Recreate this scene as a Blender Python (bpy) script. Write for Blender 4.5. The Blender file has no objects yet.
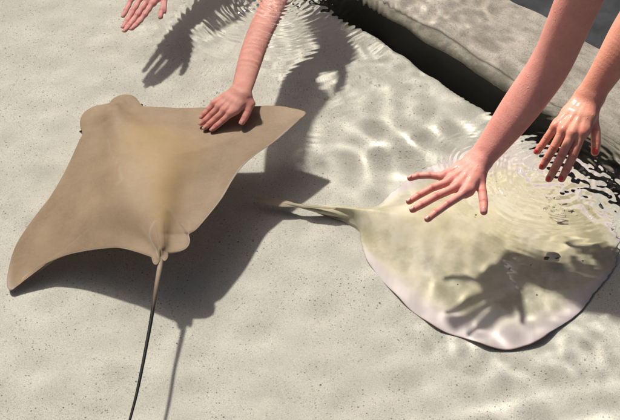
import bpy, bmesh, math, random
import numpy as np
from mathutils import Vector, Matrix
random.seed(4)
sc = bpy.context.scene
COL = sc.collection
R = math.radians

# ------------------------------------------------------------------ camera model
W = 0.30                                   # still water level above the pool floor
PITCH = R(45.0)
DIST = 2.70
CAM = np.array([0.0, -DIST*math.cos(PITCH), W+DIST*math.sin(PITCH)])
FWD = np.array([0, math.cos(PITCH), -math.sin(PITCH)])
UP = np.array([0, math.sin(PITCH), math.cos(PITCH)])
RT = np.array([1.0, 0, 0])
IOR = 1.333

def P(px, py, z):
    """point of the place at height z seen at photo pixel (px, py), through still water if below it"""
    d = FWD + RT*((px-310)/1240.0) + UP*((210-py)/1240.0)
    d = d/np.linalg.norm(d)
    if z >= W:
        return CAM + d*((z-CAM[2])/d[2])
    h = CAM + d*((W-CAM[2])/d[2])
    n = np.array([0, 0, 1.0]); eta = 1/IOR
    c = -d[2]; k = 1-eta*eta*(1-c*c)
    t = eta*d + (eta*c-math.sqrt(k))*n
    return h + t*((z-W)/t[2])

cam = bpy.data.cameras.new('camera'); camo = bpy.data.objects.new('camera', cam); COL.objects.link(camo)
cam.lens = 72; cam.sensor_width = 36; cam.clip_start = 0.05; cam.clip_end = 200
camo.location = CAM; camo.rotation_euler = (math.pi/2-PITCH, 0, 0); sc.camera = camo

# ------------------------------------------------------------------ helpers
def tag(o, label=None, cat=None, group=None, kind=None):
    if label: o['label'] = label
    if cat: o['category'] = cat
    if group: o['group'] = group
    if kind: o['kind'] = kind
    return o

def mesh_obj(name, verts, faces, mats, parent=None, smooth=True, attrs=None, receiver=True, mat_idx=None):
    me = bpy.data.meshes.new(name)
    verts = np.asarray(verts, dtype=np.float64)
    if isinstance(faces, np.ndarray):
        nf, k = faces.shape
        me.vertices.add(len(verts)); me.vertices.foreach_set('co', verts.astype(np.float32).ravel())
        me.loops.add(nf*k); me.loops.foreach_set('vertex_index', faces.astype(np.int32).ravel())
        me.polygons.add(nf)
        me.polygons.foreach_set('loop_start', np.arange(0, nf*k, k, dtype=np.int32))
        me.update(calc_edges=True)
    else:
        me.from_pydata(verts.tolist(), [], faces); me.update()
    me.polygons.foreach_set('use_smooth', [smooth]*len(me.polygons))
    if not isinstance(mats, (list, tuple)): mats = [mats]
    for m in mats: me.materials.append(m)
    if mat_idx is not None: me.polygons.foreach_set('material_index', np.asarray(mat_idx, dtype=np.int32))
    for nm, val in (attrs or {}).items():
        a = me.attributes.new(nm, 'FLOAT', 'POINT'); a.data.foreach_set('value', np.asarray(val, dtype=np.float32))
    me.validate()
    o = bpy.data.objects.new(name, me); COL.objects.link(o)
    if parent is not None: o.parent = parent
    if receiver: o.cycles.is_caustics_receiver = True
    return o

def empty(name, loc=(0, 0, 0)):
    o = bpy.data.objects.new(name, None); COL.objects.link(o); o.location = loc
    o.empty_display_size = 0.05
    return o

def grid_faces(n, m, wrap=False):
    i = np.arange(n*m).reshape(n, m)
    return np.stack([i[:-1, :-1], i[1:, :-1], i[1:, 1:], i[:-1, 1:]], -1).reshape(-1, 4)

def smoothstep(a, b, x):
    t = np.clip((x-a)/(b-a), 0, 1); return t*t*(3-2*t)

class NT:
    def __init__(s, name):
        s.m = bpy.data.materials.new(name); s.m.use_nodes = True
        s.t = s.m.node_tree; s.b = s.t.nodes['Principled BSDF']; s.out = s.t.nodes['Material Output']
    def n(s, typ, ins=None, **kw):
        nd = s.t.nodes.new(typ)
        for k, v in kw.items(): setattr(nd, k, v)
        for k, v in (ins or {}).items():
            if isinstance(v, bpy.types.NodeSocket): s.t.links.new(v, nd.inputs[k])
            else: nd.inputs[k].default_value = v
        return nd
    def l(s, a, b): s.t.links.new(a, b)
    def noise(s, scale, detail=3, rough=.5, vec=None, out='Fac'):
        i = {'Scale': scale, 'Detail': detail, 'Roughness': rough}
        if vec is not None: i['Vector'] = vec
        return s.n('ShaderNodeTexNoise', i).outputs[out]
    def ramp(s, fac, stops, interp='LINEAR'):
        nd = s.n('ShaderNodeValToRGB', {'Fac': fac}); r = nd.color_ramp; r.interpolation = interp
        while len(r.elements) < len(stops): r.elements.new(.5)
        for e, (p, c) in zip(r.elements, stops):
            e.position = p; e.color = (c, c, c, 1) if isinstance(c, (int, float)) else (*c, 1)
        return nd.outputs['Color']
    def mix(s, fac, a, b, mode='MIX'):
        nd = s.n('ShaderNodeMix', data_type='RGBA', blend_type=mode)
        for sock, v in ((nd.inputs[0], fac), (nd.inputs[6], a), (nd.inputs[7], b)):
            if isinstance(v, bpy.types.NodeSocket): s.l(v, sock)
            elif isinstance(v, (int, float)): sock.default_value = v
            else: sock.default_value = (*v, 1)
        return nd.outputs[2]
    def math(s, op, a, b=0.0, clamp=False):
        nd = s.n('ShaderNodeMath', operation=op); nd.use_clamp = clamp
        for sock, v in ((nd.inputs[0], a), (nd.inputs[1], b)):
            if isinstance(v, bpy.types.NodeSocket): s.l(v, sock)
            else: sock.default_value = v
        return nd.outputs[0]
    def attr(s, name): return s.n('ShaderNodeAttribute', attribute_name=name).outputs['Fac']
    def obj(s): return s.n('ShaderNodeTexCoord').outputs['Object']
    def set(s, **k):
        for a, v in k.items():
            a = a.replace('_', ' '); sock = s.b.inputs[a]
            if isinstance(v, bpy.types.NodeSocket): s.l(v, sock)
            elif isinstance(v, tuple) and len(v) == 3 and sock.type == 'RGBA': sock.default_value = (*v, 1)
            else: sock.default_value = v
    def bump(s, h, strength, dist):
        nd = s.n('ShaderNodeBump', {'Height': h, 'Strength': strength, 'Distance': dist*10}); s.l(nd.outputs[0], s.b.inputs['Normal'])

# ------------------------------------------------------------------ materials
def mat_floor():
    s = NT('pool_sand'); v = s.obj()
    big = s.noise(3.5, 4, .6, v); mid = s.noise(22, 5, .6, v); fine = s.noise(420, 3, .7, v)
    base = s.mix(s.ramp(big, [(.35, 0), (.65, 1)]), SAND_A, SAND_B)
    base = s.mix(s.ramp(mid, [(.35, 0), (.75, .5)]), base, SAND_C)
    base = s.mix(s.math('MULTIPLY', s.ramp(fine, [(.38, 1), (.6, 0)]), .35), base, (.24, .22, .19))
    stn = s.noise(1.7, 6, .68, v)
    base = s.mix(s.math('MULTIPLY', s.ramp(stn, [(.50, 0), (.68, 1)]), .45), base, (.50, .455, .385))
    base = s.mix(s.math('MULTIPLY', s.ramp(s.noise(5, 6, .7, v), [(.52, 0), (.72, 1)]), .35), base, (.44, .43, .34))
    dens = s.ramp(s.noise(6, 3, .6, v), [(.34, .3), (.6, 1)])
    for sc_, cut, rad, colr, st in ((160, .62, .34, (.13, .09, .09), .75), (270, .45, .36, (.36, .20, .20), .55), (90, .88, .20, (.04, .03, .035), .9), (420, .30, .44, (.20, .17, .16), .6), (330, .5, .42, (.74, .70, .64), .5)):
        vo = s.n('ShaderNodeTexVoronoi', {'Vector': v, 'Scale': sc_, 'Randomness': 1.0})
        sep = s.n('ShaderNodeSeparateColor', {'Color': vo.outputs['Color']})
        pick = s.math('GREATER_THAN', sep.outputs[0], cut)
        r = s.math('MULTIPLY', sep.outputs[1], rad)
        wob = s.math('ADD', vo.outputs['Distance'], s.math('MULTIPLY', s.math('SUBTRACT', fine, .5), .25))
        dot = s.math('LESS_THAN', wob, r)
        f = s.math('MULTIPLY', s.math('MULTIPLY', pick, dot), s.math('MULTIPLY', dens, st))
        base = s.mix(f, base, colr)
    s.set(Base_Color=base, Roughness=.85); s.b.inputs['Specular IOR Level'].default_value = .15
    h = s.math('ADD', s.math('MULTIPLY', fine, .5), s.math('MULTIPLY', mid, 1.2))
    s.bump(h, .5, .004)
    return s.m
SAND_A, SAND_B, SAND_C = (.55, .525, .445), (.63, .605, .53), (.70, .66, .60)

def mat_ledge():
    s = NT('ledge_concrete'); v = s.obj()
    a = s.noise(7, 5, .6, v); b = s.noise(45, 4, .6, v); c = s.noise(300, 2, .6, v)
    col = s.mix(s.ramp(a, [(.3, 0), (.7, 1)]), (.27, .225, .18), (.60, .52, .44))
    col = s.mix(s.ramp(b, [(.4, 0), (.8, .6)]), col, (.40, .38, .34))
    col = s.mix(s.math('MULTIPLY', s.ramp(c, [(.35, 1), (.5, 0)]), .5), col, (.12, .11, .10))
    ac, al = s.attr('across'), s.attr('along')
    wv = s.math('MULTIPLY', s.math('SUBTRACT', s.noise(9, 4, .6, v), .5), .05)
    sv = s.n('ShaderNodeCombineXYZ', {'X': s.math('MULTIPLY', al, 13.0), 'Y': s.math('MULTIPLY', s.math('ADD', ac, wv), 30.0)}).outputs[0]
    stre = s.noise(1.0, 5, .6, sv)
    col = s.mix(s.math('MULTIPLY', s.ramp(stre, [(.48, 0), (.70, 1)]), .5), col, (.13, .11, .085))
    col = s.mix(s.math('MULTIPLY', s.ramp(stre, [(.30, 1), (.44, 0)]), .5), col, (.60, .53, .45))
    dl = s.math('ABSOLUTE', s.math('SUBTRACT', s.math('ADD', ac, s.math('MULTIPLY', wv, .25)), .034))
    col = s.mix(s.math('MULTIPLY', s.ramp(dl, [(.001, 1), (.005, 0)]), .85), col, (.03, .025, .02))
    alg = s.math('MULTIPLY', s.ramp(ac, [(.0, 1), (.03, .6), (.05, 0)]), s.ramp(b, [(.3, .4), (.6, 1)]))
    col = s.mix(s.math('MULTIPLY', alg, .8), col, (.10, .095, .065))
    s.set(Base_Color=col, Roughness=.8); s.bump(s.math('ADD', b, s.math('MULTIPLY', c, .3)), .35, .0015)
    return s.m

def mat_dark(name, c1, c2, scale):
    s = NT(name); v = s.obj()
    a = s.noise(scale, 5, .6, v)
    s.set(Base_Color=s.mix(s.ramp(a, [(.35, 0), (.7, 1)]), c1, c2), Roughness=.7); s.bump(a, .2, .002)
    return s.m

def mat_ray1():
    s = NT('brown_ray_skin'); v = s.obj()
    e = s.attr('edge'); g = s.attr('gold'); dk = s.attr('dark')
    n1 = s.noise(14, 4, .6, v); n2 = s.noise(160, 3, .6, v); n3 = s.noise(600, 2, .6, v)
    col = s.mix(s.ramp(n1, [(.3, 0), (.72, 1)]), (.285, .198, .13), (.375, .268, .178))
    col = s.mix(s.math('MULTIPLY', g, .7), col, (.46, .31, .15))
    col = s.mix(s.math('MULTIPLY', s.ramp(n2, [(.4, 0), (.7, 1)]), .25), col, (.42, .32, .21))
    col = s.mix(s.math('MULTIPLY', s.ramp(n3, [(.35, 1), (.48, 0)]), .10), col, (.12, .085, .05))
    mp = s.n('ShaderNodeMapping', {'Vector': v, 'Scale': (9, 110, 9), 'Rotation': (0, 0, .5)}).outputs[0]
    sc1 = s.ramp(s.noise(1.0, 4, .7, mp), [(.60, 0), (.72, 1)])
    col = s.mix(s.math('MULTIPLY', sc1, .18), col, (.44, .35, .25))
    n4 = s.noise(38, 5, .7, v)
    col = s.mix(s.math('MULTIPLY', s.ramp(n4, [(.45, 0), (.7, 1)]), .13), col, (.17, .12, .07))
    col = s.mix(e, col, (.50, .42, .36))
    col = s.mix(dk, col, (.008, .007, .008))
    col = s.mix(s.attr('line'), col, (.50, .43, .38)); col = s.mix(s.attr('cleft'), col, (.03, .022, .016))
    s.set(Base_Color=col, Roughness=.52); s.b.inputs['Specular IOR Level'].default_value = .22
    s.bump(n2, .06, .0004)
    return s.m

def mat_ray2():
    s = NT('pale_ray_skin'); v = s.obj()
    e = s.attr('edge'); rim = s.attr('rim'); g = s.attr('gold'); tl = s.attr('dark')
    n1 = s.noise(11, 4, .6, v); n2 = s.noise(120, 3, .6, v); n3 = s.noise(30, 3, .55, v)
    col = s.mix(s.ramp(n1, [(.34, 0), (.68, 1)]), (.60, .525, .36), (.71, .635, .485))
    col = s.mix(s.math('MULTIPLY', s.ramp(n3, [(.42, 0), (.7, 1)]), .45), col, (.40, .355, .20))
    col = s.mix(s.math('MULTIPLY', s.ramp(s.noise(7, 5, .62, s.n('ShaderNodeMapping', {'Vector': v, 'Location': (3, 1, 0)}).outputs[0]), [(.48, 0), (.64, 1)]), .75), col, (.74, .69, .58))
    col = s.mix(s.math('MULTIPLY', s.ramp(s.noise(9, 5, .65, s.n('ShaderNodeMapping', {'Vector': v, 'Location': (7, 4, 0)}).outputs[0]), [(.50, 0), (.64, 1)]), .7), col, (.37, .34, .21))
    col = s.mix(s.math('MULTIPLY', g, .25), col, (.62, .50, .26))
    col = s.mix(s.math('MULTIPLY', e, .85), col, (.64, .555, .56))
    st = s.n('ShaderNodeCombineXYZ', {'X': s.attr('strip')}).outputs[0]
    col = s.mix(s.math('MULTIPLY', s.math('MULTIPLY', s.ramp(s.noise(55, 4, .7, st), [(.42, 0), (.65, 1)]), e), .28), col, (.48, .40, .43))
    col = s.mix(s.math('MULTIPLY', tl, .7), col, (.34, .25, .19))
    vo = s.n('ShaderNodeTexVoronoi', {'Vector': v, 'Scale': 34.0})
    sep = s.n('ShaderNodeSeparateColor', {'Color': vo.outputs['Color']})
    dot = s.math('MULTIPLY', s.math('LESS_THAN', vo.outputs['Distance'], s.math('MULTIPLY', sep.outputs[1], .10)), s.math('GREATER_THAN', sep.outputs[0], .62))
    col = s.mix(s.math('MULTIPLY', dot, .8), col, (.05, .04, .03))
    col = s.mix(rim, col, (.24, .11, .075))
    s.set(Base_Color=col, Roughness=.5); s.b.inputs['Specular IOR Level'].default_value = .25
    s.bump(n2, .15, .0008)
    return s.m

def mat_skin(name, c, red, tan, wet=.1):
    s = NT(name); v = s.obj()
    r = s.attr('red')
    n1 = s.noise(38, 4, .6, v); n2 = s.noise(260, 3, .65, v); n3 = s.noise(900, 2, .5, v)
    col = s.mix(s.ramp(n1, [(.3, 0), (.7, 1)]), c, tan)
    col = s.mix(s.math('MULTIPLY', r, .75, True), col, red)
    col = s.mix(s.math('MULTIPLY', s.ramp(n2, [(.42, 1), (.56, 0)]), .24), col, red)
    cr = s.attr('crease')
    col = s.mix(s.math('MULTIPLY', cr, .5), col, (red[0]*.6, red[1]*.5, red[2]*.5))
    s.set(Base_Color=col, Roughness=s.ramp(n1, [(.3, .42), (.7, .6)])); s.b.inputs['Specular IOR Level'].default_value = .28
    s.set(Subsurface_Weight=.12, Subsurface_Scale=.04)
    s.b.inputs['Subsurface Radius'].default_value = (1, .35, .2)
    h = s.math('ADD', s.math('MULTIPLY', n2, 1.0), s.math('MULTIPLY', n3, .6))
    h = s.math('SUBTRACT', h, s.math('MULTIPLY', cr, 1.2))
    vo = s.n('ShaderNodeTexVoronoi', {'Vector': v, 'Scale': 150.0}); sep = s.n('ShaderNodeSeparateColor', {'Color': vo.outputs['Color']})
    bead = s.math('MULTIPLY', s.math('GREATER_THAN', sep.outputs[0], .86), s.ramp(vo.outputs['Distance'], [(.12, 1), (.34, 0)], 'EASE'))
    bead = s.math('MULTIPLY', bead, s.ramp(s.noise(16, 2, .5, v), [(.48, 0), (.6, 1)]))
    h = s.math('ADD', h, s.math('MULTIPLY', bead, 1.6))
    s.set(Coat_Weight=s.math('MAXIMUM', s.math('MULTIPLY', bead, .9), s.ramp(s.noise(30, 3, .6, v), [(.48, 0), (.62, wet)])), Coat_Roughness=.12)
    s.bump(h, .5, .0012)
    return s.m

def mat_plain(name, c, rough, **k):
    s = NT(name); v = s.obj()
    n = s.noise(300, 3, .6, v)
    s.set(Base_Color=s.mix(s.math('MULTIPLY', n, .35), c, tuple(x*.7 for x in c)), Roughness=rough, **k)
    return s.m

def mat_water():
    m = bpy.data.materials.new('pool_water'); m.use_nodes = True; t = m.node_tree; t.nodes.clear()
    g = t.nodes.new('ShaderNodeBsdfGlass'); g.inputs['IOR'].default_value = IOR; g.inputs['Roughness'].default_value = 0
    g.inputs['Color'].default_value = (.985, 1, .99, 1)
    at = t.nodes.new('ShaderNodeAttribute'); at.attribute_name = 'ripple_normal'; 
    geo = t.nodes.new('ShaderNodeNewGeometry')              # seen from below, the normal points down
    sg = t.nodes.new('ShaderNodeMath'); sg.operation = 'MULTIPLY_ADD'; sg.inputs[1].default_value = -2; sg.inputs[2].default_value = 1
    t.links.new(geo.outputs['Backfacing'], sg.inputs[0])
    fl = t.nodes.new('ShaderNodeVectorMath'); fl.operation = 'SCALE'
    t.links.new(at.outputs['Vector'], fl.inputs[0]); t.links.new(sg.outputs[0], fl.inputs['Scale']); t.links.new(fl.outputs[0], g.inputs['Normal'])
    o = t.nodes.new('ShaderNodeOutputMaterial'); t.links.new(g.outputs[0], o.inputs[0])
    return m

M_FLOOR, M_LEDGE = mat_floor(), mat_ledge()
M_BLACK = mat_dark('shade_black', (.003, .003, .002), (.009, .008, .006), 18)  # near-black colour that holds the shade at the ledge front
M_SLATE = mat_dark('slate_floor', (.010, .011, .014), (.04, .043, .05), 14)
M_BLOCKER = mat_dark('blocker_dark', (.018, .012, .008), (.045, .03, .02), 3)  # dark surface of the added sky blocker
M_RAY1, M_RAY2 = mat_ray1(), mat_ray2()
M_WATER = mat_water()
M_EYE = mat_plain('ray_eye', (.015, .013, .012), .2)
M_EYELID = mat_plain('ray_eye_rim', (.50, .44, .36), .4)
M_SKIN1 = mat_skin('pink_skin', (.60, .275, .225), (.64, .185, .15), (.67, .34, .275))
M_SKIN2 = mat_skin('fair_skin', (.47, .195, .15), (.50, .125, .10), (.54, .25, .195))
M_SKIN3 = mat_skin('rosy_skin', (.66, .31, .28), (.68, .22, .21), (.72, .38, .34))
M_SKIN4 = mat_skin('tanned_skin', (.50, .21, .14), (.54, .13, .09), (.56, .265, .18), .5)
M_NAIL = mat_plain('bare_nail', (.42, .19, .15), .35)
M_NAIL_P = mat_plain('pale_nail', (.62, .32, .26), .35)
M_POLISH = mat_plain('red_nail_polish', (.52, .045, .04), .2)
M_SLEEVE_D = mat_plain('dark_cloth', (.02, .022, .03), .9)
M_SLEEVE_W = mat_plain('grey_cloth', (.25, .25, .27), .9)

# ------------------------------------------------------------------ light
SUN_EL, SUN_AZ = R(49), R(-31)
sun = bpy.data.lights.new('sun', 'SUN'); sun.energy = 3.8; sun.angle = R(2.8); sun.color = (1, .955, .88)
sun.cycles.is_caustics_light = True
suno = bpy.data.objects.new('sun', sun); COL.objects.link(suno)
sd = Vector((math.sin(SUN_AZ)*math.cos(SUN_EL), math.cos(SUN_AZ)*math.cos(SUN_EL), math.sin(SUN_EL)))
suno.rotation_euler = sd.to_track_quat('Z', 'Y').to_euler(); suno.location = sd*6
wd = bpy.data.worlds.new('World'); sc.world = wd; wd.use_nodes = True
sky = wd.node_tree.nodes.new('ShaderNodeTexSky'); sky.sky_type = 'NISHITA'; sky.sun_disc = False
sky.sun_elevation = SUN_EL; sky.sun_rotation = SUN_AZ % (2*math.pi); sky.dust_density = 4.0; sky.ozone_density = 0; sky.air_density = .25
bg = wd.node_tree.nodes['Background']; bg.inputs[1].default_value = .10
wd.node_tree.links.new(sky.outputs[0], bg.inputs[0])
vs = sc.view_settings; vs.view_transform = 'Standard'; vs.look = 'None'; vs.exposure = .93; vs.gamma = 1; vs.use_curve_mapping = False
sc.cycles.use_denoising = True
sc.cycles.max_bounces = 12; sc.cycles.transmission_bounces = 12
sc.cycles.caustics_refractive = True; sc.cycles.caustics_reflective = False

# ------------------------------------------------------------------ value noise (numpy) for surfaces
def vnoise(x, y, seed, scale):
    rng = np.random.default_rng(seed); T = rng.uniform(-1, 1, (256, 256))
    xs, ys = x*scale+100, y*scale+100
    xi, yi = np.floor(xs).astype(int), np.floor(ys).astype(int); fx, fy = xs-xi, ys-yi
    fx = fx*fx*fx*(fx*(fx*6-15)+10); fy = fy*fy*fy*(fy*(fy*6-15)+10)
    g = lambda a, b: T[a % 256, b % 256]
    return (g(xi, yi)*(1-fx)+g(xi+1, yi)*fx)*(1-fy)+(g(xi, yi+1)*(1-fx)+g(xi+1, yi+1)*fx)*fy

# ------------------------------------------------------------------ pool floor, painted shade strip, ledge
FA, FB = P(314, 0, 0), P(620, 196, 0)
du = (FB-FA)/np.linalg.norm(FB-FA); du = np.array([du[0], du[1], 0])
dv = np.array([-du[1], du[0], 0])           # from the sand towards the ledge
def floor_pt(u, v, z=0.0): return FA + du*u + dv*v + np.array([0, 0, z])
us = np.concatenate([np.linspace(-4, -1.3, 12)[:-1], np.linspace(-1.3, 1.6, 240), np.linspace(1.6, 4.5, 12)[1:]])
vs_ = np.concatenate([np.linspace(-4.5, -1.5, 12)[:-1], np.linspace(-1.5, 0, 150)])
U, V = np.meshgrid(us, vs_, indexing='ij')
wob = .004*vnoise(U, V*0, 3, 9)+.002*vnoise(U, V*0, 5, 30)
Ve = V + wob*smoothstep(-.05, 0, V)
X = FA[0]+du[0]*U+dv[0]*Ve; Y = FA[1]+du[1]*U+dv[1]*Ve
Z = .006*vnoise(X, Y, 11, 4)+.003*vnoise(X, Y, 12, 11)-.012*smoothstep(-.02, 0, V)
rows = np.stack([X, Y, Z], -1)
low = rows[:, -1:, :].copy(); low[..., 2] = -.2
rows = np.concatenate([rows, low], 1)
n, m = rows.shape[:2]
mesh_obj('pool_floor', rows.reshape(-1, 3), grid_faces(n, m), M_FLOOR)
tag(bpy.data.objects['pool_floor'], kind='structure')
# black strip beyond the sand, standing in for the shadow below the ledge
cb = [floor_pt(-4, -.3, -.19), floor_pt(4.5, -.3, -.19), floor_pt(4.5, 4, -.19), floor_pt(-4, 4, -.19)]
mesh_obj('shade_strip', cb, [[0, 1, 2, 3]], M_BLACK); tag(bpy.data.objects['shade_strip'], kind='structure')

LZ = .12
def vof(p): return float(np.dot(p-FA, dv))
v_lip = .5*(vof(P(350, 0, LZ))+vof(P(620, 143, LZ)))
v_far = vof(P(548, 20, LZ))
def profile():
    pr = []
    wdt = v_far-v_lip; r = .022
    for a in 1-(1-np.linspace(0, 1, 60))**1.6: pr.append((v_far-a*(wdt-r), LZ-.004*a))
    for a in np.linspace(0, R(100), 9)[1:]: pr.append((v_lip+r-r*math.sin(a), LZ-.004-r+r*math.cos(a)))
    return pr
pr = profile()
us2 = np.linspace(-2.0, 2.4, 420)
vv = []
for u in us2:
    for (v, z) in pr: vv.append((u, v, z))
vv = np.array(vv)
nz = .004*vnoise(vv[:, 0], vv[:, 1], 21, 9)+.0015*vnoise(vv[:, 0], vv[:, 1], 22, 35)
co = FA+du*vv[:, :1]+dv*(vv[:, 1:2]+nz[:, None]*.8)+np.array([0, 0, 1])*(vv[:, 2:3]+nz[:, None])
ledge = empty('pool_ledge', floor_pt(.4, (v_lip+v_far)/2, -.19))
tag(ledge, 'pale grey submerged stone ledge running diagonally behind the arms, with a front coloured black for shade', 'ledge')
def rel(o, parent): o.parent = parent; o.matrix_parent_inverse = Matrix.Translation(-Vector(parent.location)); return o
rel(mesh_obj('coping', co, grid_faces(len(us2), len(pr))[:, ::-1], M_LEDGE, attrs={'across': vv[:, 1]-v_lip, 'along': vv[:, 0]}), ledge)
def box_uv(name, u0, u1, v0, v1, z0, z1, mat, parent):
    p = [floor_pt(u, v, z) for z in (z0, z1) for (u, v) in ((u0, v0), (u1, v0), (u1, v1), (u0, v1))]
    f = [[3, 2, 1, 0], [4, 5, 6, 7], [0, 1, 5, 4], [1, 2, 6, 5], [2, 3, 7, 6], [3, 0, 4, 7]]
    return rel(mesh_obj(name, p, f, mat, smooth=False), parent)
box_uv('front_face', -2, 2.4, v_lip+.012, v_far-.01, -.19, LZ-.035, M_BLACK, ledge)  # shade of the face is put into its black colour
# deeper slate floor behind the ledge, then the pool's outer wall
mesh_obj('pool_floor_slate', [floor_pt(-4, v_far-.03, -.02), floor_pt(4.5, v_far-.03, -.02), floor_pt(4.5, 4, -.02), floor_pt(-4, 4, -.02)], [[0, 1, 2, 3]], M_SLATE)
tag(bpy.data.objects['pool_floor_slate'], kind='structure')

# added unseen tower beyond the pool, blocking bright sky from the water's reflection
bw = empty('sky_blocker', (12, 50, 0)); tag(bw, 'added unseen dark tower that keeps bright sky out of the water reflection', 'reflection blocker')
def slab(name, lo, hi, mat, parent):
    p = [(x, y, z) for z in (lo[2], hi[2]) for (x, y) in ((lo[0], lo[1]), (hi[0], lo[1]), (hi[0], hi[1]), (lo[0], hi[1]))]
    return rel(mesh_obj(name, p, [[3, 2, 1, 0], [4, 5, 6, 7], [0, 1, 5, 4], [1, 2, 6, 5], [2, 3, 7, 6], [3, 0, 4, 7]], mat, smooth=False), parent)
slab('wall', (-20, 40, -.2), (45, 60, 63), M_BLOCKER, bw)  # body of the added blocker, out of view
slab('roof', (-20.5, 39.6, 63.02), (45.5, 60.5, 63.8), M_SLATE, bw)

# ------------------------------------------------------------------ water
def axis(lo, hi, f0, f1, step, grow=1.35):
    a = list(np.arange(f0, f1, step)); s = step
    while a[-1] < hi: s *= grow; a.append(a[-1]+s)
    s = step
    while a[0] > lo: s *= grow; a.insert(0, a[0]-s)
    return np.array(a)
xs = axis(-4.5, 4.5, -.80, .82, .0017); ys = axis(-4, 4.5, -.62, 1.16, .0017)
WX, WY = np.meshgrid(xs, ys, indexing='ij')
def wpx(px, py): return P(px, py, W)
WZ = np.full(WX.shape, W)
def gauss(c, r): return np.exp(-(((WX-c[0])**2+(WY-c[1])**2)/(r*r)))
def waves(seed, n, kmin, kmax, amp, dirc=None, spread=math.pi):
    rg = np.random.default_rng(seed); z = np.zeros(WX.shape)
    for _ in range(n):
        k = rg.uniform(kmin, kmax); a = (rg.uniform(-spread, spread) + (dirc if dirc is not None else 0)); p = rg.uniform(0, 6.28)
        z += amp/math.sqrt(n)*(kmin/k)**1.2*np.sin(k*(WX*math.cos(a)+WY*math.sin(a))+p)
    return z
inframe = np.exp(-np.maximum(0, (np.hypot(WX, WY)-1.2))**2/.1)
WZ += .0005*waves(1, 11, 28, 80, 1.0)
mott = gauss(wpx(385, 70), .22)+1.5*gauss(wpx(340, 45), .16)+.9*gauss(wpx(470, 25), .2)
WZ += mott*(.0011*waves(2, 16, 38, 110, 1.0)+.0007*vnoise(WX, WY, 41, 14))
fin = gauss(wpx(295, -75), .17)+.8*gauss(wpx(360, -60), .16)+.9*gauss(wpx(430, -45), .2)+.6*gauss(wpx(250, -40), .12)+.8*gauss(wpx(160, -55), .10)+1.15*gauss(wpx(445, 205), .12)+.5*gauss(wpx(540, 230), .12)
WZ += fin*(.00042*waves(71, 22, 85, 190, 1.0)+.0005*vnoise(WX, WY, 72, 17))
lowr = gauss(wpx(620, 370), .20)+.35*gauss(wpx(480, 300), .25)
WZ += lowr*.0018*waves(3, 9, 40, 80, 1.0)
def ring(c, k, amp, r0, decay, ph=0, warp=.006, seed=1, ex=1.0):
    dx, dy = WX-c[0], (WY-c[1])*ex
    r = np.hypot(dx, dy) + warp*vnoise(WX, WY, seed, 14)
    e = np.exp(-np.maximum(0, r-r0)/decay)*smoothstep(r0*.4, r0, r)
    return amp*e*np.sin(k*r+ph)
WZ += gauss(wpx(255, 48), .045)*.00032*np.sin(260*np.hypot(WX-wpx(275, 0)[0], WY-wpx(275, 0)[1])+3*vnoise(WX, WY, 51, 20))
WZ += gauss(wpx(460, 205), .17)*.0007*waves(61, 12, 55, 115, 1.0)
FZ = np.zeros(WX.shape)                     # fine capillary ripples, carried by the surface normal
a1 = wpx(280, -6)
FZ += ring(a1, 400, .0015, .018, .11, 0, .010, 5)
FZ += ring(wpx(284, -14), 300, .0030, .02, .08, 1, .012, 15)
FZ += ring(a1, 250, .0004, .03, .12, 1, .01, 6)
h4 = wpx(552, 178)
FZ += ring(h4, 400, .0012, .05, .07, 0, .012, 7)
FZ += ring(h4, 230, .0013, .06, .08, 2, .014, 8)
h2 = wpx(481, 163)
FZ += ring(h2, 480, .0006, .03, .05, 0, .006, 9)
# splash round the dipped fingers and round the first forearm
spl = gauss(wpx(548, 190), .075)+.8*gauss(wpx(575, 176), .07)+.7*gauss(wpx(605, 178), .07)+.55*gauss(wpx(600, 205), .05)
FZ += spl*(.0040*waves(11, 14, 150, 330, 1.0)+.004*vnoise(WX, WY, 31, 45)+.0022*vnoise(WX, WY, 32, 95))
spl1 = gauss(wpx(300, 6), .03)+.8*gauss(wpx(250, 2), .025)+.6*gauss(wpx(325, 0), .04)
FZ += spl1*(.0030*waves(12, 12, 180, 340, 1.0)+.0025*vnoise(WX, WY, 33, 70))
water = mesh_obj('water', np.stack([WX, WY, WZ], -1).reshape(-1, 3), grid_faces(*WX.shape), M_WATER, receiver=False)
gx = np.gradient(FZ+WZ, xs, axis=0); gy = np.gradient(FZ+WZ, ys, axis=1)
nn = np.stack([-gx, -gy, np.ones_like(gx)], -1); nn /= np.linalg.norm(nn, axis=-1, keepdims=True)
na = water.data.attributes.new('ripple_normal', 'FLOAT_VECTOR', 'POINT'); na.data.foreach_set('vector', nn.astype(np.float32).ravel())
water.cycles.is_caustics_caster = True
tag(water, kind='structure')

# ------------------------------------------------------------------ rays (fan grids between a spine and the outline)
def resample(pts, n, smooth=3):
    pts = np.array(pts, float)
    # Catmull-Rom through points, then even spacing
    q = np.vstack([2*pts[0]-pts[1], pts, 2*pts[-1]-pts[-2]]); out = []
    for i in range(1, len(q)-2):
        t = np.linspace(0, 1, 14, endpoint=False)[:, None]
        p0, p1, p2, p3 = q[i-1], q[i], q[i+1], q[i+2]
        out.append(.5*((2*p1)+(-p0+p2)*t+(2*p0-5*p1+4*p2-p3)*t**2+(-p0+3*p1-3*p2+p3)*t**3))
    out = np.vstack(out+[pts[-1:]])
    d = np.concatenate([[0], np.cumsum(np.linalg.norm(np.diff(out, axis=0), axis=1))])
    s = np.linspace(0, d[-1], n)
    return np.stack([np.interp(s, d, out[:, k]) for k in range(out.shape[1])], -1)

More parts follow.
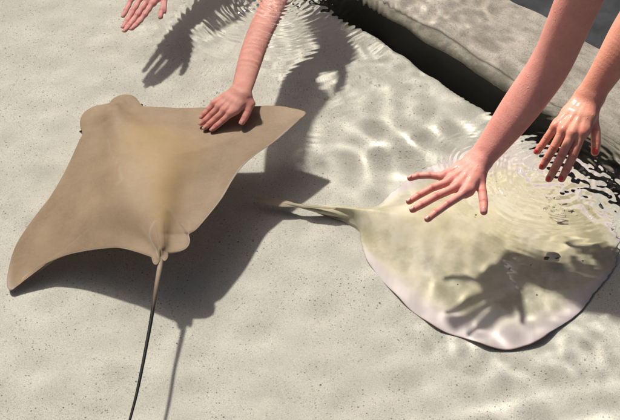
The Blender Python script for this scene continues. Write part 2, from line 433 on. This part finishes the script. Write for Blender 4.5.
def fan_body(spine, left, right, zfun, hump, thick, nu=150, nv=34, wave=None):
    """returns verts, faces, and per-vertex (u, v, side) with a top sheet and an underside"""
    sp = resample(spine, nu)
    V_, A_ = [], []
    vsx = 1-(1-np.linspace(0, 1, nv))**1.25
    for side, line in ((-1, left), (1, right)):
        ol = resample(line, nu)
        G = sp[:, None, :]*(1-vsx)[None, :, None] + ol[:, None, :]*vsx[None, :, None]
        V_.append(G); A_.append(side)
    L, Rr = V_
    full = np.concatenate([L[:, ::-1][:, :-1], Rr], 1)            # nu x (2nv-1) of pixels
    vv = np.concatenate([-vsx[::-1][:-1], vsx])
    uu = np.linspace(0, 1, nu)
    UU, VV = np.meshgrid(uu, vv, indexing='ij')
    Zm = zfun(full[..., 0], full[..., 1], UU, VV)
    C = np.array([[P(full[i, j, 0], full[i, j, 1], Zm[i, j]) for j in range(full.shape[1])] for i in range(nu)])
    env = (1-np.abs(VV)**2.2)*np.minimum(1, np.minimum(UU, 1-UU)*14+0.0)
    top = C.copy(); bot = C.copy()
    endt = smoothstep(0, .05, UU)*smoothstep(0, .04, 1-UU)
    rimt = np.sqrt(np.clip(1-np.abs(VV)**6, 0, 1))
    top[..., 2] += hump(UU, VV)*endt + thick*rimt*endt
    bot[..., 2] -= hump(UU, VV)*endt*.45 + thick*rimt*endt
    n_, m_ = UU.shape
    f1 = grid_faces(n_, m_)
    verts = np.vstack([top.reshape(-1, 3), bot.reshape(-1, 3)])
    N = n_*m_
    f2 = f1[:, ::-1]+N
    i = np.arange(N).reshape(n_, m_)
    seam = []
    for line in (i[:, 0][::-1], i[:, -1], ):
        seam += [[a, b, b+N, a+N] for a, b in zip(line[:-1], line[1:])]
    seam += [[b, a, a+N, b+N] for a, b in zip(i[0, ::-1][:-1][::-1], i[0, ::-1][1:][::-1])] if False else []
    seam += [[a, b, b+N, a+N] for a, b in zip(i[0, :-1], i[0, 1:])]
    seam += [[b, a, a+N, b+N] for a, b in zip(i[-1, :-1], i[-1, 1:])]
    faces = np.vstack([f1, f2, np.array(seam)])
    return verts, faces, np.tile(UU.ravel(), 2), np.tile(VV.ravel(), 2), np.concatenate([np.ones(N), np.zeros(N)]), np.tile(full.reshape(-1, 2), (2, 1))

def tube(pts, radii, nseg=10, flat=None):
    pts = np.array(pts); n = len(pts); vs, fs = [], []
    t = np.gradient(pts, axis=0); t /= np.linalg.norm(t, axis=1)[:, None]
    upv = np.array([0, 0, 1.0])
    for i in range(n):
        s = np.cross(t[i], upv); s /= np.linalg.norm(s); u = np.cross(s, t[i])
        for k in range(nseg):
            a = 2*math.pi*k/nseg
            vs.append(pts[i]+radii[i]*(s*math.cos(a)*(flat[i] if flat is not None else 1)+u*math.sin(a)))
    for i in range(n-1):
        for k in range(nseg):
            fs.append([i*nseg+k, i*nseg+(k+1) % nseg, (i+1)*nseg+(k+1) % nseg, (i+1)*nseg+k])
    return np.array(vs), np.array(fs)

def merge(parts):
    V_, F_, A_ = [], [], []; o = 0
    keys = parts[0][2].keys(); at = {k: [] for k in keys}
    for v, f, a in parts:
        V_.append(v); F_.append(np.asarray(f)+o); o += len(v)
        for k in keys: at[k].append(np.broadcast_to(np.asarray(a.get(k, 0.0), float), (len(v),)))
    return np.vstack(V_), np.vstack(F_), {k: np.concatenate(x) for k, x in at.items()}

# --- brown ray, gliding
spine1 = [(109, 103), (117, 122), (128, 148), (140, 180), (151, 212), (159, 240), (161.5, 257)]
left1 = [(109, 103), (101, 104.8), (95, 106), (88, 109.5), (83, 114), (80.3, 120), (80.5, 127), (82.5, 134), (78, 143), (68, 165), (52, 194), (40, 210), (28, 226), (17, 243), (10, 262), (7, 278), (8, 289), (13, 290.5), (18, 284), (26, 275), (39, 266.8), (64, 255.5), (86, 250.7), (110, 248.2), (122, 248.5), (139, 252.8), (148.5, 256), (151.5, 257), (152, 260), (154, 264), (157, 264.5), (159.5, 261), (161.5, 257)]
right1 = [(109, 103), (113, 98.5), (118, 96), (124, 94.6), (131, 95.3), (136, 98), (139.5, 102), (142, 105.5), (147, 106.4), (170, 107.5), (190, 107.8), (222, 106.8), (256, 105.8), (276, 105.8), (292, 108), (306, 112.5), (298, 121), (285, 133), (272, 143.5), (257, 154), (243, 166), (232, 181), (222, 198), (208, 216), (197, 229), (191.5, 232.8), (188.8, 234.5), (190, 239), (189.5, 243), (187, 247.5), (181, 251), (172, 252.8), (168.5, 253), (168, 257), (165.5, 260.5), (163, 260), (161.5, 257)]
def z1(px, py, U, V):
    # distance from the spine line in photo pixels, signed by side
    t = np.abs(V); d = np.hypot(px-np.interp(U, [0, 1], [109, 161]), py-np.interp(U, [0, 1], [103, 252]))
    lz = .178-.168*smoothstep(0, 1, np.clip(d/185, 0, 1))**1.15
    rz = .178+.012*np.sin(np.clip(d/150, 0, 1)*math.pi)+.034*np.clip(d/190, 0, 1)**1.5
    return np.where(V < 0, lz, rz)-fin_drop(px, py)
CLEFT = [[(169.5, 213), (172, 217), (177, 223), (182.5, 230), (188.8, 234.5)], [(155.5, 228), (151.5, 233.5), (149.8, 239), (152, 244.5), (156.5, 251), (158.5, 258)], [(164.8, 228), (165, 240), (165.5, 252)]]
FOLDS = [[(109, 145), (111.5, 158), (117, 170), (121.5, 178), (122.5, 189), (119, 193)], [(143, 232), (149, 241), (152, 247)]]
def seg_dist(px, lines):
    d = np.full(len(px), 1e9)
    for ln in lines:
        for a, b in zip(np.array(ln[:-1], float), np.array(ln[1:], float)):
            ab = b-a; t = np.clip(((px-a)@ab)/(ab@ab), 0, 1); d = np.minimum(d, np.linalg.norm(px-a-t[:, None]*ab, axis=1))
    return d
def fin_drop(px, py):
    # the pelvic fins sit a little under the disc's trailing edge
    s1 = (px-169.5)*(234.5-213)-(py-213)*(188.8-169.5)      # below the right cleft
    r = smoothstep(0, -70, s1)*smoothstep(160.5, 172, px)*smoothstep(214, 222, py)
    return .0035*r
def hump1(U, V):
    body = (.6*np.exp(-(V/.40)**2)+.4*np.exp(-(V/.30)**4))*(.036*np.sin(np.clip(U*1.0, 0, 1)*math.pi)**.6)
    head = .010*np.exp(-((U-.10)/.09)**2)*np.exp(-(V/.6)**2)
    wing = .012*np.sin(np.pi*np.clip(U, 0, 1))*(1-np.abs(V))**1.0
    return body+head+wing
v1, f1, u_, v_, top_, px1 = fan_body(spine1, left1, right1, z1, hump1, .0028, nu=230, nv=50)
av = np.abs(v_)
edge = smoothstep(.955, .995, av)*smoothstep(.45, .62, u_)*.9+(1-top_)*.6
gold = np.exp(-((v_-.16)/.24)**2)*smoothstep(.12, .3, u_)*smoothstep(.02, .2, 1-u_)
line = np.maximum(np.exp(-(seg_dist(px1, CLEFT[:2])/.6)**2)*.6, np.exp(-(seg_dist(px1, FOLDS)/1.0)**2)*.22)*top_
cleft = np.maximum(np.exp(-(seg_dist(px1, [CLEFT[0][:3], CLEFT[2]])/.5)**2)*.26, np.exp(-(seg_dist(px1+np.array([.7, .9]), CLEFT[:1])/.5)**2)*.07)*top_
parts = [(v1, f1, {'edge': edge, 'gold': gold, 'dark': 0, 'line': line, 'cleft': cleft})]
# tail whip
tp = [(160, 236, .186), (161, 250, .176), (160, 266, .168), (157, 284, .160), (153, 308, .152), (147, 343, .143), (139, 384, .135), (130, 420, .128), (116, 468, .12), (98, 520, .11), (84, 556, .10)]
tpx = resample([np.append(a[:2], a[2]*1000) for a in tp], 70); tail = [P(a, b, c/1000) for a, b, c in tpx]
rad = np.interp(np.linspace(0, 1, 70), [0, .08, .22, 1], [.0095, .0065, .0042, .0012])
tv, tf = tube(tail, rad, 10)
parts.append((tv, tf, {'edge': np.repeat(np.interp(np.linspace(0, 1, 70), [0, .06, .18], [.2, .45, .1]), 10), 'gold': 0, 'dark': np.repeat(smoothstep(.10, .26, np.linspace(0, 1, 70)), 10)}))
# pelvic fins and the little fold left of the tail: curved fin sheets with thickness
def leaf(outline, zc, bulge, thick, tilt=(0, 0)):
    ol = resample(outline+[outline[0]], 61)[:-1]; c = ol.mean(0); vs, fs = [], []
    K = 9
    for k in range(K):
        a = k/(K-1)
        for p in ol:
            q = c+(p-c)*a
            vs.append(P(q[0], q[1], zc+tilt[0]*(q[0]-c[0])/10+tilt[1]*(q[1]-c[1])/10)+np.array([0, 0, bulge*(1-a*a)+thick*math.sqrt(max(0, 1-a**4))]))
    N = len(vs)
    for k in range(K):
        a = k/(K-1)
        for p in ol:
            q = c+(p-c)*a
            vs.append(P(q[0], q[1], zc+tilt[0]*(q[0]-c[0])/10+tilt[1]*(q[1]-c[1])/10)-np.array([0, 0, thick*math.sqrt(max(0, 1-a**4))]))
    n = 60
    for k in range(K-1):
        for i in range(n):
            j = (i+1) % n
            fs.append([k*n+i, k*n+j, (k+1)*n+j, (k+1)*n+i]); fs.append([N+k*n+j, N+k*n+i, N+(k+1)*n+i, N+(k+1)*n+j])
    a = np.tile(np.repeat(np.linspace(0, 1, K), n), 2)
    return np.array(vs), np.array(fs)[:, ::-1], a
V1, F1, A1 = merge(parts)
base1 = P(140, 180, .1)
ray1 = mesh_obj('cownose_ray', V1-base1, F1, M_RAY1, attrs=A1); ray1.location = base1
tag(ray1, 'brown kite-shaped ray with thin black whip tail gliding over the sand', 'ray')

def eyeball(name, loc, r, mat, parent, squash=(1, 1, 1)):
    bm = bmesh.new(); bmesh.ops.create_uvsphere(bm, u_segments=20, v_segments=12, radius=r)
    for v in bm.verts: v.co = Vector((v.co.x*squash[0], v.co.y*squash[1], v.co.z*squash[2]))
    me = bpy.data.meshes.new(name); bm.to_mesh(me); bm.free(); me.materials.append(mat)
    me.polygons.foreach_set('use_smooth', [True]*len(me.polygons))
    o = bpy.data.objects.new(name, me); COL.objects.link(o); o.cycles.is_caustics_receiver = True
    o.parent = parent; o.location = Vector(loc)-parent.location
    return o
for (x, y) in ((84, 131.5), (139.8, 106.6)):
    z = .178 if x > 100 else .150
    e = eyeball('eye', P(x, y, z), .009, M_EYELID, ray1, (1, 1, .8))
    pu = eyeball('pupil', P(x, y, z), .0042, M_EYE, ray1, (1, 1, .8)); pu.parent = e
    pu.location = ((-.0062 if x < 100 else .004), (-.002 if x < 100 else .004), .0035)

# --- pale ray, resting on the sand
spine2 = [(618, 250), (600, 252), (570, 246), (520, 240), (460, 234), (410, 226), (372, 219.5), (345, 214.5), (316, 209)]
bot2 = [(618, 250), (616, 260), (613, 269), (601, 287), (588, 301), (577, 312.5), (566, 323), (553, 333), (538, 340.5), (524, 345.5), (508, 348.5), (490, 348), (476, 344.5), (463, 340), (440, 330), (416.5, 315), (396.5, 295.5), (386, 285), (374, 270), (367, 259), (362, 246), (360.3, 239), (359.8, 233.8), (357, 229.6), (350, 225.4), (341, 221.2), (330, 217), (322, 213.6), (316, 209)]
top2 = [(618, 250), (618, 238), (613, 224), (604, 207), (592, 190), (576, 173), (556, 160), (532, 152), (506, 148), (480, 150), (455, 156), (430, 166), (408, 179), (392, 193), (383, 201.5), (375, 206.5), (364, 207.8), (350, 207), (340, 206.6), (330, 206), (322, 205.8), (316, 209)]
def z2(px, py, U, V):
    t = np.abs(V)
    base = .007+.004*np.sin(px*.11+py*.07)*smoothstep(.75, 1, t)
    return base+.012*(1-t)
def hump2(U, V):
    s = np.sin(np.clip(U, 0, 1)*math.pi)
    return (.050*np.exp(-(V/.40)**2)*np.clip(s, 0, 1)**.5+.014*(1-np.abs(V))*s
            + .012*np.exp(-((U-.25)/.08)**2)*(np.exp(-((V-.20)/.08)**2)+np.exp(-((V+.20)/.08)**2)))
v2, f2, u2, vv2, top2_, px2 = fan_body(spine2, bot2, top2, z2, hump2, .0022, nu=170, nv=40)
av = np.abs(vv2)
parts = [(v2, f2, {'edge': smoothstep(.62, .93, av)*(1-smoothstep(.80, .86, u2)), 'rim': smoothstep(.988, .998, av)*.9*(1-smoothstep(.80, .86, u2)), 'strip': u2, 'gold': np.exp(-((vv2-.05)/.3)**2)*.9, 'dark': 0})]
t2 = resample([(352, 216, 20), (340, 213.6, 25), (330, 211.6, 29), (320, 209.8, 33), (312, 208.3, 36), (296, 205.5, 40), (280, 203, 40), (266, 200.5, 41), (252, 196.5, 42)], 60)
tl2 = [P(a, b, c/1000) for a, b, c in t2]
s_ = np.linspace(0, 1, 60)
tv, tf = tube(tl2, np.interp(s_, [0, .2, .32, .42, .56, .75, 1], [.010, .0105, .0098, .0078, .0048, .0034, .0012]), 14, np.interp(s_, [0, .5, 1], [1.25, 1.1, 1]))
parts.append((tv, tf, {'edge': np.repeat(np.interp(s_, [0, .5], [0, .1]), 14), 'gold': 0, 'rim': 0, 'strip': 0, 'dark': np.repeat(smoothstep(.45, .7, s_), 14)}))
lv, lf, a = leaf([(252, 196.5), (260, 196.8), (272, 197.8), (284, 200), (297, 204), (300, 206.5), (292, 207.3), (280, 207.2), (268, 205), (259, 201.5)], .040, .002, .0012)
parts.append((lv, lf, {'edge': 0, 'rim': 0, 'gold': 0, 'dark': 1.0}))
lv, lf, a = leaf([(300, 204), (312, 204.8), (326, 206.5), (336, 208), (332, 209), (318, 208), (306, 206.6)], .053, .001, .001)
parts.append((lv, lf, {'edge': 0, 'rim': 0, 'gold': 0, 'dark': .7}))
V2, F2, A2 = merge(parts)
base2 = P(490, 240, 0)
ray2 = mesh_obj('stingray', V2-base2, F2, M_RAY2, attrs=A2); ray2.location = base2
tag(ray2, 'pale cream round stingray with lilac rim and thick tail resting on the sand', 'ray')
for (x, y, zz) in ((553, 257, .074), (560, 216, .070)):
    e = eyeball('eye', P(x, y, zz), .014, M_EYELID, ray2, (1.25, .9, .75))
    for dx, dy, rr in ((.007, -.009, .005), (-.015, -.006, .007)):
        pu = eyeball('pupil' if dx > 0 else 'spiracle', (0, 0, 0), rr, M_EYE, ray2, (1.1, .45, .4) if dx > 0 else (1, .55, .5)); pu.parent = e; pu.location = (dx, dy*(1 if y > 230 else -1), .006)

# ------------------------------------------------------------------ people's arms: one implicit surface each
class SDF:
    def __init__(s, pts, vox, pad=.035):
        pts = np.array(pts); c = pts.mean(0); _, _, vt = np.linalg.svd(pts-c)
        if np.linalg.det(vt) < 0: vt[2] *= -1
        s.B = vt; s.c = c; q = (pts-c)@vt.T
        s.lo = q.min(0)-pad; s.n = np.ceil((q.max(0)+pad-s.lo)/vox).astype(int)+1; s.vox = vox
    def loc(s, p): return (np.asarray(p)-s.c)@s.B.T
    def new(s): return np.full(s.n, .06, np.float32)
    def sub(s, a, b, r, pad):
        lo = np.minimum(a, b)-r-pad; hi = np.maximum(a, b)+r+pad
        i0 = np.clip(np.floor((lo-s.lo)/s.vox).astype(int), 0, s.n-1); i1 = np.clip(np.ceil((hi-s.lo)/s.vox).astype(int)+1, 1, s.n)
        sl = tuple(slice(x, y) for x, y in zip(i0, i1))
        g = np.meshgrid(*[s.lo[k]+np.arange(i0[k], i1[k])*s.vox for k in range(3)], indexing='ij')
        return sl, np.stack(g, -1).astype(np.float32)
    def cone(s, D, p, q, r1, r2, k, pad=None):
        a, b = s.loc(p), s.loc(q); pad = pad or k+.006
        sl, G = s.sub(a, b, max(r1, r2), pad)
        ab = b-a; L2 = max(1e-12, float(ab@ab))
        t = np.clip(((G-a)@ab)/L2, 0, 1)
        d = np.linalg.norm(G-(a+t[..., None]*ab), axis=-1)-(r1+(r2-r1)*t)
        D[sl] = smin(D[sl], d, k)
def smin(a, b, k):
    if k <= 0: return np.minimum(a, b)
    h = np.clip(.5+.5*(b-a)/k, 0, 1)
    return b*(1-h)+a*h-k*h*(1-h)

def surface_nets(D, lo, vox):
    ins = D < 0
    s8 = sum(ins[a:ins.shape[0]-1+a, b:ins.shape[1]-1+b, c:ins.shape[2]-1+c].astype(np.int8) for a in (0, 1) for b in (0, 1) for c in (0, 1))
    act = np.argwhere((s8 > 0) & (s8 < 8))
    idx = np.full(s8.shape, -1, np.int64); idx[tuple(act.T)] = np.arange(len(act))
    cs = [(a, b, c) for a in (0, 1) for b in (0, 1) for c in (0, 1)]
    val = {c: D[act[:, 0]+c[0], act[:, 1]+c[1], act[:, 2]+c[2]].astype(float) for c in cs}
    acc = np.zeros((len(act), 3)); cnt = np.zeros(len(act))
    for c in cs:
        for ax in range(3):
            if c[ax] == 0:
                e = list(c); e[ax] = 1; e = tuple(e)
                v0, v1 = val[c], val[e]; mk = (v0 < 0) != (v1 < 0)
                t = np.where(mk, v0/np.where(mk, v0-v1, 1), 0)
                p = np.tile(np.array(c, float), (len(act), 1)); p[:, ax] += t
                acc += p*mk[:, None]; cnt += mk
    verts = lo+(act+acc/cnt[:, None])*vox
    faces = []
    for ax in range(3):
        o1, o2 = [(1, 2), (2, 0), (0, 1)][ax]
        sl0 = [slice(None)]*3; sl1 = [slice(None)]*3; sl0[ax] = slice(0, -1); sl1[ax] = slice(1, None)
        a, b = ins[tuple(sl0)], ins[tuple(sl1)]
        ed = np.argwhere(a != b); ok = (ed[:, o1] > 0) & (ed[:, o2] > 0) & (ed[:, o1] < D.shape[o1]-1) & (ed[:, o2] < D.shape[o2]-1); ed = ed[ok]
        fl = a[tuple(ed.T)]
        def cell(d1, d2):
            e = ed.copy(); e[:, o1] += d1; e[:, o2] += d2; return idx[tuple(e.T)]
        q = np.stack([cell(-1, -1), cell(0, -1), cell(0, 0), cell(-1, 0)], -1)
        q[~fl] = q[~fl][:, ::-1]
        faces.append(q)
    return verts, np.vstack(faces)

def taubin(v, f, it):
    e = np.vstack([f[:, [0, 1]], f[:, [1, 2]], f[:, [2, 3]], f[:, [3, 0]]]); e = np.vstack([e, e[:, ::-1]])
    deg = np.bincount(e[:, 0], minlength=len(v)).astype(float)[:, None]
    for k in range(it):
        for lam in (.5, -.53):
            s = np.stack([np.bincount(e[:, 0], weights=v[e[:, 1], c], minlength=len(v)) for c in range(3)], -1)
            v = v+lam*(s/deg-v)
    return v

def nail_mesh(w, l, t=.0012):
    vs, n, m = [], 13, 9
    for i in range(n):
        for j in range(m):
            a = -1+2*i/(n-1); b = -1+2*j/(m-1)
            # rounded rectangle mapping of the square
            x = a*math.sqrt(1-b*b*.38); y = b*math.sqrt(1-a*a*.38)
            vs.append((x*w, y*l, t*(1-.25*y*y)-.42*w*x*x-(.0012 if max(abs(a), abs(b)) > .99 else 0)))
    return np.array(vs), grid_faces(n, m)

def make_person(label, fingers, thumb, wrist, arm, mat, nail_mat, sleeve_mat, rw=.0105, fat=1.0, vox=.0015, nails=True, sleeve=None, nail_label=None, ulna=.014, dz=0.0):
    """fingers: four joint chains pinky..index, each [(px,py,z,r)...] from knuckle to tip"""
    w3 = lambda a: P(a[0], a[1], a[2]+dz)
    FJ = [[(w3(j), j[3]*fat) for j in f] for f in fingers]
    TJ = [(w3(j), j[3]*fat) for j in thumb]
    AR = [(w3(j), j[3]*fat, j[4] if len(j) > 4 else 0.0) for j in arm]
    wr = w3(wrist)
    mc = [f[0][0] for f in FJ]
    across = mc[3]-mc[0]; across /= np.linalg.norm(across)
    along = (mc[1]+mc[2])/2-wr; along /= np.linalg.norm(along)
    dors = np.cross(across, along); dors /= np.linalg.norm(dors)
    if dors@(CAM-wr) < 0: dors = -dors
    allp = [p for f in FJ for p, _ in f]+[p for p, _ in TJ]+[p for p, *_ in AR]
    S = SDF(allp, vox, pad=.075)
    # palm
    D = S.new()
    wl = wr-across*.017*fat; wrr = wr+across*.017*fat
    for i, f in enumerate(FJ):
        st = wl+(wrr-wl)*(i/3.0)*.9+along*.004
        rr = f[0][1]
        S.cone(D, st, mc[i]-dors*.003, .0125*fat, rr*1.12, .012)
    for i in range(3):
        S.cone(D, mc[i]-dors*.004-along*.012, mc[i+1]-dors*.004-along*.012, .0095*fat, .0095*fat, .010)
        S.cone(D, (mc[i]+wl)/2-dors*.004, (mc[i+1]+wrr)/2-dors*.004, .0115*fat, .0115*fat, .010)
    # thumb root and web
    S.cone(D, wrr-across*.006, TJ[0][0]-dors*.002, .0125*fat, TJ[0][1]*1.15, .012)
    S.cone(D, TJ[0][0]*.6+wr*.4-dors*.004, mc[3]-along*.016-dors*.004, .0105*fat, .0095*fat, .012)
    # knuckles and tendons on the back of the hand
    for i, f in enumerate(FJ):
        k = mc[i]+dors*(f[0][1]*.30)
        S.cone(D, k-along*.003, k+along*.002, f[0][1]*.76, f[0][1]*.76, .006)
        st = wr+across*.004*(i-1.5)+dors*.0075*fat
        S.cone(D, st, mc[i]+dors*(f[0][1]*.72), .0022, .0026, .0075)
    # fingers
    F = S.new()
    for f in FJ:
        T = S.new()
        for (p, r), (q, r2) in zip(f[:-1], f[1:]): S.cone(T, p, q, r, r2, 0, .012)
        for (p, r) in f[1:-1]: S.cone(T, p+dors*.0006, p+dors*.0006, r*1.0, r*1.0, .0012)
        p, r = f[-1]; q = f[-2][0]; d = (p-q)/np.linalg.norm(p-q)
        S.cone(T, p-d*.004-dors*.001, p-d*.004-dors*.001, r*1.0, r*1.0, .0015)
        F = smin(F, T, .0009)
    D = smin(D, F, .0045)
    T = S.new()
    for (p, r), (q, r2) in zip(TJ[:-1], TJ[1:]): S.cone(T, p, q, r, r2, 0, .012)
    D = smin(D, T, .007)
    # forearm: two long muscle masses side by side, round at the elbow
    A1_, A2_ = S.new(), S.new()
    ch = resample([np.append(p, (r, sp)) for p, r, sp in AR], 50); ch[:, :] = np.stack([np.convolve(np.pad(ch[:, c], 3, mode='reflect', reflect_type='odd'), np.ones(7)/7, 'valid') for c in range(5)], -1)
    for c0, c1 in zip(ch[:-1], ch[1:]):
        S.cone(A1_, c0[:3]-across*c0[4], c1[:3]-across*c1[4], c0[3], c1[3], 0, .03)
        S.cone(A2_, c0[:3]+across*c0[4], c1[:3]+across*c1[4], c0[3], c1[3], 0, .03)
    A = smin(A1_, A2_, .028)
    D = smin(D, A, .016)
    if ulna: # the knob of the ulna on the little-finger side of the wrist
        q = AR[0][0]-across*ulna+dors*.008; S.cone(D, q, q, .0075, .0075, .010)
    v, f = surface_nets(D, S.lo, S.vox)
    v = taubin(v, f, 3); v = v@S.B+S.c
    # redness of tips and knuckles, creases across finger joints
    red = np.zeros(len(v)); cre = np.zeros(len(v))
    for fch in FJ+[TJ]:
        p, r = fch[-1]; red = np.maximum(red, .95*np.exp(-(np.linalg.norm(v-p, axis=1)/(r*1.9))**2))
        for (p, r) in fch[:-1]:
            red = np.maximum(red, .55*np.exp(-(np.linalg.norm(v-p-dors*r, axis=1)/(r*1.1))**2))
        for (p, r), (q, _) in zip(fch[1:-1], fch[2:]):
            d = (q-p)/np.linalg.norm(q-p); dist = np.linalg.norm(v-p, axis=1); s = (v-p)@d
            for off in (-.0021, 0, .0021):
                cre = np.maximum(cre, np.exp(-((s-off)/.00065)**2)*smoothstep(r*1.7, r*1.2, dist)*smoothstep(0, .004, (v-p)@dors))
    for p, *_ in AR: pass
    base = np.array(AR[-1][0])
    o = mesh_obj('person', v-base, f, mat, attrs={'red': red, 'crease': cre}); o.location = base
    tag(o, label, 'person', 'people reaching into the pool')
    if nails:
        for ch in FJ+[TJ]:
            (q, r0), (p, r) = ch[-2], ch[-1]
            d = (p-q)/np.linalg.norm(p-q); nrm = dors-d*(dors@d); nrm /= np.linalg.norm(nrm); sx = np.cross(d, nrm)
            nv, nf = nail_mesh(r*.72, r*.86)
            # seat it on the finger's skin
            c = p+nrm*(r*1.0-.0002)+d*r*.12
            pts = c+nv[:, :1]*sx+nv[:, 1:2]*(d*.97-nrm*.22)+nv[:, 2:3]*nrm
            fo = mesh_obj('fingernail', pts-base, nf, nail_mat); fo.parent = o
            md = fo.modifiers.new('thickness', 'SOLIDIFY'); md.thickness = .0008
            if nail_label: fo['label'] = nail_label
    if sleeve:
        p0, r0 = np.array(AR[-2][0]), AR[-2][1]+AR[-2][2]; p1 = np.array(AR[-1][0]); d = (p1-p0)
        k = 14; pts = [p0+d*(.35+.85*t) for t in np.linspace(0, 1, k)]
        rr = [r0*1.18+.004+.003*math.sin(t*9) for t in np.linspace(0, 1, k)]
        tv, tf = tube(pts, rr, 28)
        so = mesh_obj('sleeve', tv-base, tf, sleeve_mat); so.parent = o
        md = so.modifiers.new('thickness', 'SOLIDIFY'); md.thickness = .003
    return o

r_ = .0078
# the spread hand just under the surface
hand2 = make_person('person with fair bare arm, fingers spread wide over the pale stingray',
    [[(443, 176.5, .343, .0086), (430, 175.3, .340, .0074), (418, 176, .336, .0068), (410, 178.3, .332, .0060)],
     [(449.5, 181.5, .346, .0092), (432, 188, .342, .0080), (418.5, 195.5, .337, .0074), (409, 201.5, .333, .0064)],
     [(456.5, 187, .347, .0094), (436, 196.5, .342, .0082), (421.5, 205, .337, .0076), (412.5, 209.8, .333, .0066)],
     [(465, 192.5, .346, .0094), (447.5, 204, .341, .0082), (436, 212.5, .336, .0076), (427.5, 219.2, .332, .0066)]],
    [(480, 180, .340, .0105), (482.5, 193, .336, .0095), (483.7, 203, .332, .0092), (483.8, 211.5, .329, .0078)],
    (478, 162, .353), [(482, 157, .360, .0165, .013), (492, 145, .385, .0185, .014), (508, 124, .430, .0245, .015), (524, 102, .475, .029, .015), (538, 83, .515, .032, .012), (550, 66, .555, .033, .010), (560, 44, .61, .0335, .009), (570, 20, .67, .035, .009), (582, -8, .735, .037, .009), (600, -50, .83, .040, .009), (622, -105, .95, .043, .009)],
    M_SKIN2, M_NAIL, M_SLEEVE_D, sleeve=True, dz=-.020, fat=1.06)
hand4 = make_person('person with tanned wet forearm and red painted nails dipping fingertips in splashing water',
    [[(555, 127, .425, .0086), (547, 138, .402, .0076), (541, 146.5, .385, .0070), (537, 151.5, .374, .0062)],
     [(563, 131, .430, .0092), (553.5, 148, .402, .0082), (546.5, 159.5, .380, .0076), (542.3, 166.5, .366, .0066)],
     [(572, 134, .432, .0094), (561.5, 156, .400, .0084), (553.5, 171, .374, .0078), (549, 179, .360, .0068)],
     [(581.5, 134, .430, .0094), (573, 156, .398, .0084), (566, 170.5, .374, .0078), (561.5, 179, .360, .0068)]],
    [(592, 114, .436, .0105), (595.5, 131, .420, .0098), (596, 143, .405, .0092), (595, 152, .394, .0078)],
    (589, 98, .458), [(592, 93, .470, .0165, .012), (601, 79, .50, .0175, .0125), (613, 61, .54, .0215, .013), (629, 36, .59, .027, .014), (648, 6, .65, .030, .012), (668, -26, .715, .031, .009), (690, -62, .79, .034, .008), (716, -104, .88, .038, .007)],
    M_SKIN4, M_POLISH, M_SLEEVE_D, sleeve=True, nail_label='fingernail with chipped dark red polish', dz=-.057, fat=1.18)
hand1 = make_person('person with pink forearm plunged under the rippled water, hand stroking the brown ray wing',
    [[(214.5, 103, .268, .0084), (208.5, 109.5, .254, .0077), (204, 114, .246, .0072), (201.5, 117, .240, .0062)],
     [(219.5, 106.5, .272, .0090), (211, 114.5, .254, .0081), (204.8, 120.5, .243, .0076), (201.2, 123.6, .236, .0066)],
     [(225, 110, .273, .0092), (216, 118, .254, .0083), (209, 124.2, .242, .0078), (204.8, 128, .235, .0067)],
     [(231, 113, .272, .0092), (223, 120.5, .254, .0083), (216.5, 126, .242, .0078), (212.3, 129.6, .235, .0067)]],
    [(250, 103.5, .272, .0105), (247.5, 111.5, .262, .0096), (244.5, 118, .254, .0090), (242, 122.5, .248, .0078)],
    (241, 92, .290), [(241, 92, .281, .0140, .0135), (243, 86, .276, .0152, .0138), (247, 71, .270, .0175, .014), (252, 54, .262, .0205, .014), (260, 33, .256, .022, .0135), (269, 13, .260, .025, .012), (278, -6, .277, .028, .012), (288, -30, .325, .031, .010), (292, -52, .37, .032, .008), (286, -84, .425, .034, .008), (268, -136, .51, .037, .008), (250, -190, .60, .04, .008)],
    M_SKIN1, M_NAIL_P, M_SLEEVE_W, sleeve=True, dz=-.013)
hand3 = make_person('person with rosy flat hand, fingers together, in empty clear water over bare sand',
    [[(137, -9, .412, .0084), (130, 2, .402, .0077), (126, 10.5, .396, .0072), (123, 16, .392, .0062)],
     [(142, -5, .415, .0090), (133, 10.5, .403, .0081), (127, 20.5, .396, .0076), (123, 27, .391, .0066)],
     [(147.5, 0, .416, .0092), (137, 15, .404, .0083), (129.5, 25, .396, .0078), (124.5, 31, .391, .0067)],
     [(153, 3, .415, .0092), (144.5, 15, .404, .0083), (137, 23.8, .396, .0078), (131.5, 29, .391, .0067)]],
    [(165, -13, .415, .0105), (164.5, 1, .404, .0096), (162.5, 10.5, .397, .0090), (160, 17, .392, .0078)],
    (159, -31, .417), [(163, -38, .423, .0165, .014), (172, -54, .447, .019, .0145), (186, -78, .49, .026, .0145), (204, -108, .545, .031, .012), (204, -134, .595, .034, .009), (192, -176, .67, .038, .008), (178, -220, .75, .040, .008)],
    M_SKIN3, M_NAIL_P, M_SLEEVE_W, sleeve=True, dz=-.20)

# ------------------------------------------------------------------ the place is modelled at 1 unit = 10 cm
K = 10.0
sc.unit_settings.scale_length = .1
for o in list(sc.objects):
    if o.parent is None:
        o.location = Vector(o.location)*K
        if o.type in ('MESH', 'EMPTY'): o.scale = (K, K, K)
